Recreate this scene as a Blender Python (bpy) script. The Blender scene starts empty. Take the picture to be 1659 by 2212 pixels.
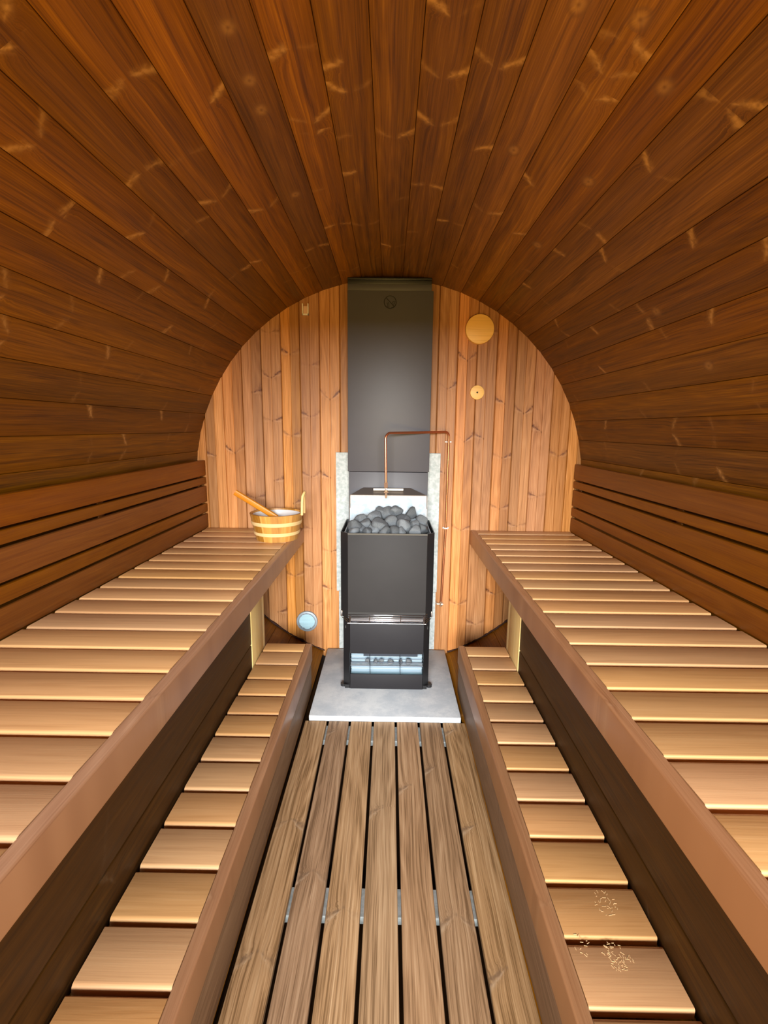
import bpy, bmesh, math, random
from mathutils import Vector, Matrix

# ------------------------------------------------------------------ camera, light, exposure
H = 1.345                      # eye height above the duckboard
S = bpy.context.scene
COL = S.collection
cam_d = bpy.data.cameras.new('camera')
cam_d.sensor_fit = 'HORIZONTAL'; cam_d.sensor_width = 36.0
cam_d.lens = 1039.78 * 36.0 / 1659.0
cam_d.clip_start = 0.01
cam = bpy.data.objects.new('camera', cam_d); COL.objects.link(cam)
cr = Vector((0.999876, 0.011960, 0.010271)); cu = Vector((-0.012169, 0.171295, 0.985145)); cf = Vector((-0.010023, 0.985147, -0.171419))
m = Matrix((cr, cu, -cf)).transposed().to_4x4(); m.translation = Vector((0, 0, H))
cam.matrix_world = m
S.camera = cam
S.view_settings.view_transform = 'Standard'; S.view_settings.look = 'None'
S.view_settings.gamma = 1.0; S.view_settings.use_curve_mapping = False
S.view_settings.exposure = 0.0

W = bpy.data.worlds.new('world'); S.world = W; W.use_nodes = True
W.node_tree.nodes['Background'].inputs[0].default_value = (0.80, 0.90, 1.0, 1)
W.node_tree.nodes['Background'].inputs[1].default_value = 0.25

def area(name, loc, target, sx, sy, power, color, spread=180):
    l = bpy.data.lights.new(name, 'AREA'); l.shape = 'RECTANGLE'; l.size = sx; l.size_y = sy
    l.energy = power; l.color = color; l.spread = math.radians(spread)
    o = bpy.data.objects.new(name, l); COL.objects.link(o)
    o.location = Vector(loc) + Vector((0, 0, H))
    d = Vector(target) - Vector(loc)
    o.rotation_euler = d.to_track_quat('-Z', 'Y').to_euler()
    return o
# daylight: open sky beyond the glazed door, plus added warm fill brightening the ceiling
area('sky_light', (0, -7.0, 1.45), (0, 2.0, -0.40), 4.6, 2.3, 3150, (0.95, 0.98, 1.0))
area('ceiling_fill', (0, -2.1, -1.35), (0, 1.0, 0.6), 3.0, 1.6, 275, (1.0, 0.64, 0.13))

# ------------------------------------------------------------------ materials
class N:
    """tiny node-expression helper"""
    def __init__(s, name):
        s.m = bpy.data.materials.new(name); s.m.use_nodes = True
        s.t = s.m.node_tree; s.b = s.t.nodes['Principled BSDF']
    def put(s, sock, v):
        if isinstance(v, (int, float)): sock.default_value = v
        elif isinstance(v, tuple): sock.default_value = (*v, 1) if len(v) == 3 and sock.type == 'RGBA' else v
        else: s.t.links.new(v, sock)
    def M(s, op, a, b=None, c=None, clamp=False):
        n = s.t.nodes.new('ShaderNodeMath'); n.operation = op; n.use_clamp = clamp
        s.put(n.inputs[0], a)
        if b is not None: s.put(n.inputs[1], b)
        if c is not None: s.put(n.inputs[2], c)
        return n.outputs[0]
    def attr(s, name):
        n = s.t.nodes.new('ShaderNodeAttribute'); n.attribute_name = name; return n.outputs['Fac']
    def xyz(s, x, y, z=0.0):
        n = s.t.nodes.new('ShaderNodeCombineXYZ')
        for i, v in enumerate((x, y, z)): s.put(n.inputs[i], v)
        return n.outputs[0]
    def noise(s, vec, scale=1.0, detail=3.0, rough=0.5, dist=0.0):
        n = s.t.nodes.new('ShaderNodeTexNoise'); s.put(n.inputs['Vector'], vec)
        n.inputs['Scale'].default_value = scale; n.inputs['Detail'].default_value = detail
        n.inputs['Roughness'].default_value = rough; n.inputs['Distortion'].default_value = dist
        return n.outputs['Fac']
    def mix(s, f, a, b, mode='MIX'):
        n = s.t.nodes.new('ShaderNodeMix'); n.data_type = 'RGBA'; n.blend_type = mode
        s.put(n.inputs[0], f); s.put(n.inputs[6], a); s.put(n.inputs[7], b)
        return n.outputs[2]
    def hsv(s, col, h=0.5, sa=1.0, v=1.0):
        n = s.t.nodes.new('ShaderNodeHueSaturation')
        s.put(n.inputs['Hue'], h); s.put(n.inputs['Saturation'], sa); s.put(n.inputs['Value'], v); s.put(n.inputs['Color'], col)
        return n.outputs[0]
    def smooth(s, x, a, b):
        n = s.t.nodes.new('ShaderNodeMapRange'); n.interpolation_type = 'SMOOTHSTEP'
        s.put(n.inputs[0], x); s.put(n.inputs[1], a); s.put(n.inputs[2], b)
        return n.outputs[0]
    def bump(s, h, strength, dist=0.001):
        n = s.t.nodes.new('ShaderNodeBump'); n.inputs['Strength'].default_value = strength
        n.inputs['Distance'].default_value = dist; s.put(n.inputs['Height'], h)
        s.t.links.new(n.outputs[0], s.b.inputs['Normal'])
    def coord(s, which='Object'):
        return s.t.nodes.new('ShaderNodeTexCoord').outputs[which]

def wood(name, dark, mid, light, kdark, klight, grain=1.0, rings=1.0, tone=0.25, rough=0.5, spec=0.35, half=0.12, kmix=0.7, hl=0.6, wear=0.0, streak=0.35, knot_sheen=0.0, hv=0.005):
    n = N(name); M = n.M
    uv = n.coord('UV'); sp = n.t.nodes.new('ShaderNodeSeparateXYZ'); n.t.links.new(uv, sp.inputs[0])
    u, v = sp.outputs[0], sp.outputs[1]
    pr, hw, uk, ks, sl, kt = [n.attr(a) for a in ('pr', 'hw', 'uk', 'ks', 'sl', 'kt')]
    a = M('MINIMUM', M('DIVIDE', M('ABSOLUTE', v), hw), 1.5)
    # --- V shaped (spike) knot
    jit = M('SUBTRACT', n.noise(n.xyz(M('MULTIPLY', u, 26.0), M('MULTIPLY', v, 26.0), M('MULTIPLY', pr, 31.0)), 1.0, 2.0), 0.5)
    du0 = M('SUBTRACT', u, uk)
    side = M('SIGN', v)
    arm = M('MULTIPLY', sl, M('POWER', a, 1.12))
    du = M('ADD', M('SUBTRACT', du0, arm), M('MULTIPLY', jit, 0.022))
    w = M('ADD', 0.0016, M('MULTIPLY', a, 0.0085))
    q = M('DIVIDE', du, w)
    isv = M('LESS_THAN', kt, 0.5)
    arms_v = M('MULTIPLY', M('EXPONENT', M('MULTIPLY', M('MULTIPLY', q, q), -1.0)), M('MULTIPLY', ks, isv))
    # one arm of a knot is often much weaker than the other
    f_ = M('FRACT', M('MULTIPLY', uk, 37.7))
    lop = M('ADD', 0.62, M('MULTIPLY', side, M('MULTIPLY', M('SUBTRACT', f_, 0.5), 1.5)), clamp=True)
    rag = M('ADD', 0.35, M('MULTIPLY', n.smooth(n.noise(n.xyz(M('MULTIPLY', u, 75.0), M('MULTIPLY', v, 75.0), uk), 1.0, 2.0), 0.35, 0.62), 0.65))
    lop = M('MULTIPLY', M('MULTIPLY', lop, rag), n.smooth(a, 0.03, 0.35))
    arms_v = M('MULTIPLY', arms_v, M('MULTIPLY', lop, 1.5), clamp=True)
    dd = M('ADD', M('POWER', M('DIVIDE', M('ABSOLUTE', du0), 0.0055), 2.0), M('POWER', M('DIVIDE', M('ABSOLUTE', v), 0.0032), 2.0))
    dot = M('MULTIPLY', M('EXPONENT', M('MULTIPLY', dd, -1.0)), M('MULTIPLY', ks, isv))
    arms_v = M('MAXIMUM', arms_v, dot)
    q2 = M('DIVIDE', M('SUBTRACT', du, M('MULTIPLY', w, -1.7)), w)
    rim = M('MULTIPLY', M('MULTIPLY', M('EXPONENT', M('MULTIPLY', M('MULTIPLY', q2, q2), -1.2)), M('MULTIPLY', ks, isv)), lop)
    q3 = M('DIVIDE', du, 0.028)
    halo = M('MULTIPLY', M('EXPONENT', M('MULTIPLY', M('MULTIPLY', q3, q3), -1.0)), M('MULTIPLY', ks, M('MULTIPLY', isv, lop)))
    q4 = M('DIVIDE', M('ADD', du, 0.010), 0.011)
    sheen_mask = M('MULTIPLY', M('EXPONENT', M('MULTIPLY', M('MULTIPLY', q4, q4), -1.0)), M('MULTIPLY', ks, M('MULTIPLY', isv, lop)))
    # --- round knot
    ru = M('DIVIDE', M('ADD', du0, M('MULTIPLY', jit, 0.008)), 0.017); rv = M('DIVIDE', v, 0.013)
    rr = M('ADD', M('MULTIPLY', ru, ru), M('MULTIPLY', rv, rv))
    isr = M('GREATER_THAN', kt, 0.5)
    rnd = M('MULTIPLY', M('EXPONENT', M('MULTIPLY', rr, -1.0)), M('MULTIPLY', ks, isr))
    ringr = M('MULTIPLY', M('EXPONENT', M('MULTIPLY', M('POWER', M('SUBTRACT', M('SQRT', rr), 1.25), 2.0), -8.0)), M('MULTIPLY', ks, isr))
    # --- grain, deflected round the knots
    defl = M('MULTIPLY', M('ADD', halo, rnd), M('MULTIPLY', side, 0.010))
    wob = M('MULTIPLY', M('SUBTRACT', n.noise(n.xyz(M('MULTIPLY', u, 2.2), M('MULTIPLY', v, 5.0), M('MULTIPLY', pr, 91.0)), 1.0, 2.0), 0.5), 0.020)
    vv = M('ADD', M('ADD', v, defl), wob)
    fine = n.noise(n.xyz(M('MULTIPLY', u, 5.0), M('MULTIPLY', vv, 330.0), M('MULTIPLY', pr, 57.0)), 1.0, 3.0, 0.6)
    med = n.noise(n.xyz(M('MULTIPLY', u, 1.6), M('MULTIPLY', vv, 60.0), M('MULTIPLY', pr, 23.0)), 1.0, 3.0, 0.55)
    big = n.noise(n.xyz(M('MULTIPLY', u, 1.7), M('MULTIPLY', v, 9.0), M('MULTIPLY', pr, 71.0)), 1.0, 3.0, 0.6)
    cath = n.noise(n.xyz(M('MULTIPLY', u, 0.9), M('MULTIPLY', vv, 11.0), M('MULTIPLY', pr, 43.0)), 1.0, 1.5, 0.4)
    ring = M('ADD', 0.5, M('MULTIPLY', 0.5, M('SINE', M('ADD', M('MULTIPLY', cath, 95.0), M('MULTIPLY', u, 3.0)))))
    ring = M('POWER', ring, 1.6)
    g = M('ADD', M('MULTIPLY', n.smooth(fine, 0.3, 0.72), 0.42 * grain), M('MULTIPLY', n.smooth(med, 0.3, 0.7), 0.36 * grain))
    g = M('ADD', g, M('MULTIPLY', ring, 0.30 * rings))
    stv = n.smooth(n.noise(n.xyz(M('MULTIPLY', u, 0.8), M('MULTIPLY', vv, 150.0), M('MULTIPLY', pr, 83.0)), 1.0, 2.0, 0.5), 0.60, 0.74)
    g = M('ADD', g, M('SUBTRACT', 0.5, 0.39 * grain + 0.13 * rings), clamp=True)
    c = n.mix(n.smooth(g, 0.05, 0.55), dark, mid); c = n.mix(n.smooth(g, 0.5, 1.0), c, light)
    # --- board to board tone
    t = M('ADD', 1.0 - tone * 0.5, M('MULTIPLY', pr, tone))
    t = M('MULTIPLY', t, M('ADD', 0.86, M('MULTIPLY', big, 0.28)))
    t = M('MULTIPLY', t, M('ADD', 1.0, M('MULTIPLY', side, M('MULTIPLY', half, M('SUBTRACT', M('FRACT', M('MULTIPLY', pr, 17.3)), 0.5)))))
    c = n.mix(M('MULTIPLY', stv, streak), c, n.mix(0.5, dark, kdark))
    hue = M('ADD', 0.5 - hv / 2, M('MULTIPLY', M('FRACT', M('MULTIPLY', pr, 7.13)), hv))
    sat = M('ADD', 0.97, M('MULTIPLY', M('FRACT', M('MULTIPLY', pr, 5.7)), 0.12))
    c = n.hsv(c, hue, sat, t)
    c = n.mix(M('MULTIPLY', halo, 0.35 * kmix), c, kdark)
    c = n.mix(M('MULTIPLY', rim, hl, clamp=True), c, klight)
    c = n.mix(M('MULTIPLY', arms_v, kmix, clamp=True), c, kdark)
    c = n.mix(M('MULTIPLY', ringr, 0.6, clamp=True), c, kdark)
    if knot_sheen: c = n.mix(M('MULTIPLY', sheen_mask, knot_sheen, clamp=True), c, klight)  # pale sheen beside the knot arms, painted into the wood colour
    c = n.mix(M('MULTIPLY', rnd, 0.45, clamp=True), c, klight)
    core = M('MULTIPLY', M('EXPONENT', M('MULTIPLY', rr, -9.0)), M('MULTIPLY', ks, isr))
    c = n.mix(M('MULTIPLY', core, 0.7, clamp=True), c, kdark)
    if wear:
        wn = n.noise(n.xyz(M('MULTIPLY', u, 9.0), M('MULTIPLY', v, 14.0), M('MULTIPLY', pr, 19.0)), 1.0, 4.0, 0.7)
        c = n.mix(M('MULTIPLY', n.smooth(wn, 0.5, 0.75), wear), c, (0.50, 0.42, 0.33))
    n.put(n.b.inputs['Base Color'], c)
    n.put(n.b.inputs['Roughness'], M('ADD', rough, M('MULTIPLY', M('SUBTRACT', med, 0.5), 0.18)))
    n.b.inputs['Specular IOR Level'].default_value = spec
    hh = M('ADD', M('MULTIPLY', g, 0.6), M('MULTIPLY', arms_v, -0.5))
    n.bump(hh, 0.30, 0.0008)
    return n.m

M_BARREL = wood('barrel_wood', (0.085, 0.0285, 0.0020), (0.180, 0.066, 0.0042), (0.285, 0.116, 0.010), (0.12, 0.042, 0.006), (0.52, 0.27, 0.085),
                grain=1.0, rings=0.40, tone=0.42, rough=0.45, spec=0.28, half=0.25, kmix=0.30, hl=0.65, knot_sheen=0.6, streak=0.75)
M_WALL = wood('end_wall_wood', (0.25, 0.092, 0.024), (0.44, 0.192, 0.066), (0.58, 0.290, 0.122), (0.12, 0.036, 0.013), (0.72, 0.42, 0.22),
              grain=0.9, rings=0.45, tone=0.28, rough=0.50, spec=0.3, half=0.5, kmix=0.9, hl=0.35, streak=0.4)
M_BENCH = wood('bench_wood', (0.43, 0.215, 0.088), (0.59, 0.330, 0.150), (0.69, 0.420, 0.205), (0.25, 0.12, 0.06), (0.6, 0.4, 0.22),
               grain=0.55, rings=0.30, tone=0.30, rough=0.40, spec=0.45, half=0.0, kmix=0.4, hl=0.2, streak=0.12)
M_EDGE = wood('edge_wood', (0.27, 0.130, 0.066), (0.37, 0.195, 0.104), (0.48, 0.275, 0.155), (0.16, 0.075, 0.035), (0.55, 0.36, 0.2),
              grain=0.7, rings=0.5, tone=0.15, rough=0.38, spec=0.45, half=0.0, kmix=0.4, hl=0.4)
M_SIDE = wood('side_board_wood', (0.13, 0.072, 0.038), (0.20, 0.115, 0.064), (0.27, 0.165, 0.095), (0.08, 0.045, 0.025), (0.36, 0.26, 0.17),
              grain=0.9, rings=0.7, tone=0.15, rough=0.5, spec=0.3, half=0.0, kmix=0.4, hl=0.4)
M_BACK = wood('backrest_wood', (0.16, 0.043, 0.0035), (0.22, 0.069, 0.0055), (0.29, 0.102, 0.009), (0.13, 0.04, 0.012), (0.45, 0.2, 0.07),
              grain=0.8, rings=0.5, tone=0.2, rough=0.42, half=0.0, kmix=0.3, hl=0.2)
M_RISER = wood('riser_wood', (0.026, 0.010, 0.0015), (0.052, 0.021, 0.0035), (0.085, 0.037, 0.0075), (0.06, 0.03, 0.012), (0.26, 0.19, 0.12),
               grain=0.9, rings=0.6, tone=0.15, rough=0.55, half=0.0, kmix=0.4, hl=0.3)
M_FLOOR = wood('duckboard_wood', (0.185, 0.105, 0.050), (0.37, 0.225, 0.118), (0.49, 0.325, 0.185), (0.16, 0.10, 0.06), (0.55, 0.42, 0.28),
               grain=1.25, rings=0.9, tone=0.24, rough=0.55, half=0.0, kmix=0.65, hl=0.5, streak=0.45, hv=0.006)
M_PINE = wood('pale_pine', (0.68, 0.46, 0.18), (0.80, 0.60, 0.28), (0.88, 0.72, 0.40), (0.5, 0.3, 0.1), (0.9, 0.8, 0.5),
              grain=0.7, rings=0.5, tone=0.1, rough=0.55, half=0.0)
M_VENTWOOD = wood('vent_pine', (0.80, 0.44, 0.11), (0.90, 0.54, 0.15), (0.95, 0.62, 0.20), (0.4, 0.2, 0.05), (0.9, 0.7, 0.3),
                  grain=0.6, rings=0.5, tone=0.1, rough=0.45, half=0.0)
M_STAVE = wood('bucket_wood', (0.34, 0.14, 0.030), (0.47, 0.22, 0.052), (0.60, 0.33, 0.11), (0.4, 0.2, 0.05), (0.8, 0.5, 0.2),
               grain=0.8, rings=0.4, tone=0.7, rough=0.45, half=0.0)
M_HOOP = wood('hoop_wood', (0.66, 0.42, 0.17), (0.78, 0.54, 0.25), (0.85, 0.64, 0.34), (0.5, 0.3, 0.1), (0.9, 0.7, 0.4),
              grain=0.5, rings=0.2, tone=0.1, rough=0.4, half=0.0)
M_LADLE = wood('ladle_wood', (0.44, 0.15, 0.025), (0.58, 0.22, 0.04), (0.68, 0.29, 0.065), (0.3, 0.1, 0.02), (0.7, 0.4, 0.1),
               grain=0.7, rings=0.5, tone=0.1, rough=0.35, half=0.0)

def plain(name, col, rough=0.5, metal=0.0, spec=0.5, var=0.0, scale=20.0, bump=0.0, col2=None, bdist=0.001):
    n = N(name)
    c = col
    if var or bump:
        f = n.noise(n.coord(), scale, 4.0, 0.6)
        if var: c = n.mix(n.smooth(f, 0.35, 0.65), col, col2 or tuple(x * (1 - var) for x in col))
        if bump: n.bump(f, bump, bdist)
    n.put(n.b.inputs['Base Color'], c)
    n.b.inputs['Roughness'].default_value = rough; n.b.inputs['Metallic'].default_value = metal
    n.b.inputs['Specular IOR Level'].default_value = spec
    return n.m
M_GREY = plain('grey_painted_steel', (0.026, 0.0240, 0.0235), 0.6, 0.0, 0.18, 0.06, 6.0)
M_GREYLOW = plain('grey_painted_steel_low', (0.017, 0.016, 0.018), 0.6, 0.0, 0.18, 0.06, 6.0)
M_COVER = plain('flue_cover_steel', (0.068, 0.065, 0.073), 0.50, 0.0, 0.45, 0.06, 4.0)
M_BLACK = plain('black_enamel', (0.010, 0.010, 0.011), 0.38, 0.0, 0.5)
M_MARK = plain('black_print', (0.006, 0.005, 0.005), 0.6)
M_CHROME = plain('chrome_wire', (0.55, 0.55, 0.58), 0.18, 1.0)
M_DARKWIRE = plain('dark_wire', (0.05, 0.06, 0.08), 0.4, 0.8)
M_GALV = plain('galvanised_steel', (0.50, 0.52, 0.53), 0.6, 0.15, 0.2, 0.25, 30.0, 0.15, (0.33, 0.40, 0.44))
M_HOODM = plain('hood_steel', (0.17, 0.14, 0.12), 0.4, 0.5)
M_COPPER = plain('copper', (0.70, 0.27, 0.13), 0.28, 0.9)
M_BRASS = plain('pale_brass', (0.82, 0.55, 0.36), 0.3, 0.8)
M_BRACK = plain('bracket_cream', (0.80, 0.72, 0.60), 0.45)
M_CLIP = plain('clip_plastic', (0.72, 0.66, 0.60), 0.4)
M_PLASTIC = plain('white_liner', (0.62, 0.58, 0.55), 0.25)
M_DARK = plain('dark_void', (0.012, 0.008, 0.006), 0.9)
M_SEAL = plain('dark_sealant', (0.045, 0.013, 0.006), 0.75, 0, 0.3, 0.5, 60.0, 0.6)
M_CEMENT = plain('cement_board', (0.52, 0.55, 0.54), 0.85, 0, 0.2, 0.3, 55.0, 0.5, (0.38, 0.42, 0.41))
M_VENTMET = plain('vent_aluminium', (0.27, 0.31, 0.34), 0.5, 0.3)
M_VENTLOUV = plain('vent_louvre', (0.40, 0.58, 0.64), 0.5)

def slab_mat():
    n = N('concrete_paver')
    o = n.coord()
    f = n.noise(o, 9.0, 5.0, 0.65); s = n.noise(o, 230.0, 2.0, 0.5)
    c = n.mix(n.smooth(f, 0.35, 0.65), (0.56, 0.575, 0.58), (0.42, 0.45, 0.48))
    c = n.mix(n.M('MULTIPLY', n.smooth(s, 0.6, 0.72), 0.35), c, (0.33, 0.34, 0.35))
    n.put(n.b.inputs['Base Color'], c); n.b.inputs['Roughness'].default_value = 0.85
    n.b.inputs['Specular IOR Level'].default_value = 0.25
    n.bump(s, 0.4, 0.001)
    return n.m
M_SLAB = slab_mat()

def stone_mat():
    n = N('heater_stone')
    o = n.coord()
    f = n.noise(o, 22.0, 5.0, 0.65); s = n.noise(o, 60.0, 4.0, 0.6, 1.5)
    c = n.mix(n.smooth(f, 0.3, 0.7), (0.060, 0.068, 0.074), (0.150, 0.162, 0.170))
    c = n.mix(n.M('MULTIPLY', n.smooth(s, 0.58, 0.70), 0.6), c, (0.30, 0.30, 0.30))
    oi = n.t.nodes.new('ShaderNodeObjectInfo').outputs['Random']
    c = n.hsv(c, 0.5, 1.0, n.M('ADD', 0.75, n.M('MULTIPLY', oi, 0.8)))
    n.put(n.b.inputs['Base Color'], c); n.b.inputs['Roughness'].default_value = 0.7
    n.bump(s, 0.6, 0.002)
    return n.m
M_STONE = stone_mat()

# ------------------------------------------------------------------ object helpers
def link(o, parent=None, label=None, cat=None, group=None, kind=None):
    COL.objects.link(o)
    if parent is not None: o.parent = parent
    if label: o['label'] = label
    if cat: o['category'] = cat
    if group: o['group'] = group
    if kind: o['kind'] = kind
    return o
def thing(name, loc, label, cat, group=None):
    o = bpy.data.objects.new(name, None); o.location = (loc[0], loc[1], loc[2] + H)
    o.empty_display_size = 0.05
    return link(o, None, label, cat, group)
def finish(me, name, mats, parent, base, smooth):
    for mt in (mats if isinstance(mats, (list, tuple)) else [mats]): me.materials.append(mt)
    o = bpy.data.objects.new(name, me)
    if parent is None:
        b = Vector(base) + Vector((0, 0, H)); o.location = b
        off = -Vector(base)
    else:
        off = Vector((0, 0, H)) - Vector(parent['_w'])
    me.transform(Matrix.Translation(off))
    return o
WORLD = {}
def worldpos(o):
    p = Vector((0, 0, 0))
    while o is not None:
        p = p + o.location; o = o.parent
    return p

class MB:
    """mesh builder with per-face board attributes"""
    def __init__(s): s.v = []; s.f = []; s.uv = []; s.a = []; s.mi = []; s.sm = []
    def face(s, pts, uvs, at=(0.5, 0.05, 0, 0, 0, 0), mi=0, smooth=False):
        i = len(s.v); s.v += [tuple(p) for p in pts]; s.f.append(tuple(range(i, i + len(pts))))
        s.uv += [tuple(q) for q in uvs]; s.a.append(at); s.mi.append(mi); s.sm.append(smooth)
    def bar(s, p0, p1, wv, tv, rad=0.003, seg=2, pr=None, knots=(), corners=None, mi=0, taper=None):
        """rounded-section board from p0 to p1; wv, tv half-extent vectors; 'top' is +tv"""
        p0, p1, wv, tv = map(Vector, (p0, p1, wv, tv))
        hw, ht = wv.length, tv.length; wn, tn = wv / hw, tv / ht
        pr = random.random() if pr is None else pr
        L = (p1 - p0).length; ax = (p1 - p0) / L; off = random.uniform(0, 20)
        prof = []                                            # (w, t), counter-clockwise seen against ax
        cs = [(1, 1), (-1, 1), (-1, -1), (1, -1)]
        rr = corners or [rad] * 4
        for k, (sx, sy) in enumerate(cs):
            r = min(rr[k], hw * 0.98, ht * 0.98)
            cx, cy = sx * (hw - r), sy * (ht - r); a0 = [0, 90, 180, 270][k]
            n_ = max(1, seg if r > 0.0015 else 1)
            for j in range(n_ + 1):
                a = math.radians(a0 + 90 * j / n_); prof.append((cx + r * math.cos(a), cy + r * math.sin(a)))
        n_ = len(prof)
        # v coordinate: across the width, wrapping down the sides
        def vc(w, t): return w + (math.copysign(1, w) * (ht - t) if abs(w) > hw - max(rr) * 0.99 - 1e-6 else 0)
        ks = sorted([k for k in knots if 0 <= k[0] <= L]) or [(-9.0, 0, 0, 0)]
        cuts = [0.0] + [(ks[i][0] + ks[i + 1][0]) / 2 for i in range(len(ks) - 1)] + [L]
        for ci in range(len(cuts) - 1):
            a_, b_ = cuts[ci], cuts[ci + 1]; k = ks[ci]
            at = (pr, hw, off + k[0], k[1], k[2], k[3])
            A = p0 + ax * a_; B = p0 + ax * b_
            for i in range(n_):
                w0, t0 = prof[i]; w1, t1 = prof[(i + 1) % n_]
                if abs(w0 - w1) < 1e-9 and abs(t0 - t1) < 1e-9: continue
                f0 = 1.0; f1 = 1.0
                v0, v1 = vc(w0, t0), vc(w1, t1)
                if abs(v0 - v1) > hw * 3: v1 = v0
                s.face([A + wn * w0 + tn * t0, A + wn * w1 + tn * t1, B + wn * w1 + tn * t1, B + wn * w0 + tn * t0],
                       [(off + a_, v0), (off + a_, v1), (off + b_, v1), (off + b_, v0)], at, mi, True)
        for P, rev in ((p0, True), (p1, False)):
            pts = [P + wn * w + tn * t for w, t in prof]; uv = [(off + t * 0.2, w) for w, t in prof]
            if rev: pts.reverse(); uv.reverse()
            s.face(pts, uv, (pr * 0.6, hw, -9, 0, 0, 0), mi)
    def build(s, name, mats, parent=None, base=(0, 0, 0), label=None, cat=None, group=None, kind=None, merge=True, sharp=35):
        me = bpy.data.meshes.new(name); me.from_pydata(s.v, [], s.f)
        ul = me.uv_layers.new(name='UVMap')
        ul.data.foreach_set('uv', [c for q in s.uv for c in q])
        for k, nm in enumerate(('pr', 'hw', 'uk', 'ks', 'sl', 'kt')):
            at = me.attributes.new(nm, 'FLOAT', 'FACE'); at.data.foreach_set('value', [float(x[k]) for x in s.a])
        me.polygons.foreach_set('material_index', s.mi); me.polygons.foreach_set('use_smooth', s.sm)
        bm = bmesh.new(); bm.from_mesh(me)
        if merge: bmesh.ops.remove_doubles(bm, verts=bm.verts, dist=1e-5)
        bmesh.ops.recalc_face_normals(bm, faces=bm.faces)
        for e in bm.edges:
            if len(e.link_faces) == 2 and e.calc_face_angle(0) > math.radians(sharp): e.smooth = False
        bm.to_mesh(me); bm.free()
        return place(me, name, mats, parent, base, label, cat, group, kind)
def place(me, name, mats, parent=None, base=(0, 0, 0), label=None, cat=None, group=None, kind=None):
    for mt in (mats if isinstance(mats, (list, tuple)) else [mats]): me.materials.append(mt)
    o = bpy.data.objects.new(name, me)
    if parent is None:
        o.location = Vector(base) + Vector((0, 0, H)); off = -Vector(base)
    else:
        off = Vector((0, 0, H)) - worldpos(parent)
    me.transform(Matrix.Translation(off))
    return link(o, parent, label, cat, group, kind)

def bm_obj(bm, name, mat, parent=None, base=(0, 0, 0), smooth=None, **kw):
    me = bpy.data.meshes.new(name)
    bmesh.ops.recalc_face_normals(bm, faces=bm.faces)
    if smooth is not None:
        for f in bm.faces: f.smooth = True
        for e in bm.edges:
            if len(e.link_faces) == 2 and e.calc_face_angle(0) > math.radians(smooth): e.smooth = False
    bm.to_mesh(me); bm.free()
    return place(me, name, mat, parent, base, **kw)
def abox(bm, x0, x1, y0, y1, z0, z1, bev=0.0, seg=2):
    r = bmesh.ops.create_cube(bm, size=1.0)
    vs = r['verts']
    for v in vs:
        v.co = Vector((x0 + (v.co.x + .5) * (x1 - x0), y0 + (v.co.y + .5) * (y1 - y0), z0 + (v.co.z + .5) * (z1 - z0)))
    if bev:
        es = list({e for v in vs for e in v.link_edges})
        bmesh.ops.bevel(bm, geom=es, offset=bev, segments=seg, affect='EDGES', profile=0.5)
def prism(bm, pts, z0, z1, caps=True):
    lo = [bm.verts.new((x, y, z0)) for x, y in pts]; hi = [bm.verts.new((x, y, z1)) for x, y in pts]
    n_ = len(pts)
    for i in range(n_): bm.faces.new((lo[i], lo[(i + 1) % n_], hi[(i + 1) % n_], hi[i]))
    if caps: bm.faces.new(hi); bm.faces.new(lo[::-1])
def tube(bm, path, r, n_=12, caps=True):
    path = [Vector(p) for p in path]; rings = []
    up = Vector((0, 0, 1)); prev = None
    for i, p in enumerate(path):
        d = (path[min(i + 1, len(path) - 1)] - path[max(i - 1, 0)]).normalized()
        if prev is None:
            a = d.cross(up if abs(d.z) < .9 else Vector((1, 0, 0))).normalized()
        else:
            a = (prev - d * prev.dot(d)).normalized()
        prev = a; b = d.cross(a)
        rad = r[i] if isinstance(r, (list, tuple)) else r
        rings.append([bm.verts.new(p + a * math.cos(2 * math.pi * k / n_) * rad + b * math.sin(2 * math.pi * k / n_) * rad) for k in range(n_)])
    for A, B in zip(rings, rings[1:]):
        for k in range(n_): bm.faces.new((A[k], A[(k + 1) % n_], B[(k + 1) % n_], B[k]))
    if caps: bm.faces.new(rings[0][::-1]); bm.faces.new(rings[-1])
def ydisc(bm, x, z, y0, y1, r, n_=48, hole=0.0, cham=0.0):
    """disc lying in a wall plane, from y0 (front) to y1"""
    prof = [(hole, y1), (hole, y0)] if hole else [(0, y0)]
    if cham: prof += [(r - cham, y0), (r - cham * .3, y0 + cham * .3), (r, y0 + cham), (r, y1)]
    else: prof += [(r, y0), (r, y1)]
    rings = []
    for rr, y in prof:
        if rr == 0: rings.append([bm.verts.new((x, y, z))])
        else: rings.append([bm.verts.new((x + rr * math.cos(2 * math.pi * k / n_), y, z + rr * math.sin(2 * math.pi * k / n_))) for k in range(n_)])
    if hole: rings.append(rings[0])
    for A, B in zip(rings, rings[1:]):
        for k in range(n_):
            if len(A) == 1: bm.faces.new((A[0], B[(k + 1) % n_], B[k]))
            else: bm.faces.new((A[k], A[(k + 1) % n_], B[(k + 1) % n_], B[k]))
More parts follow.
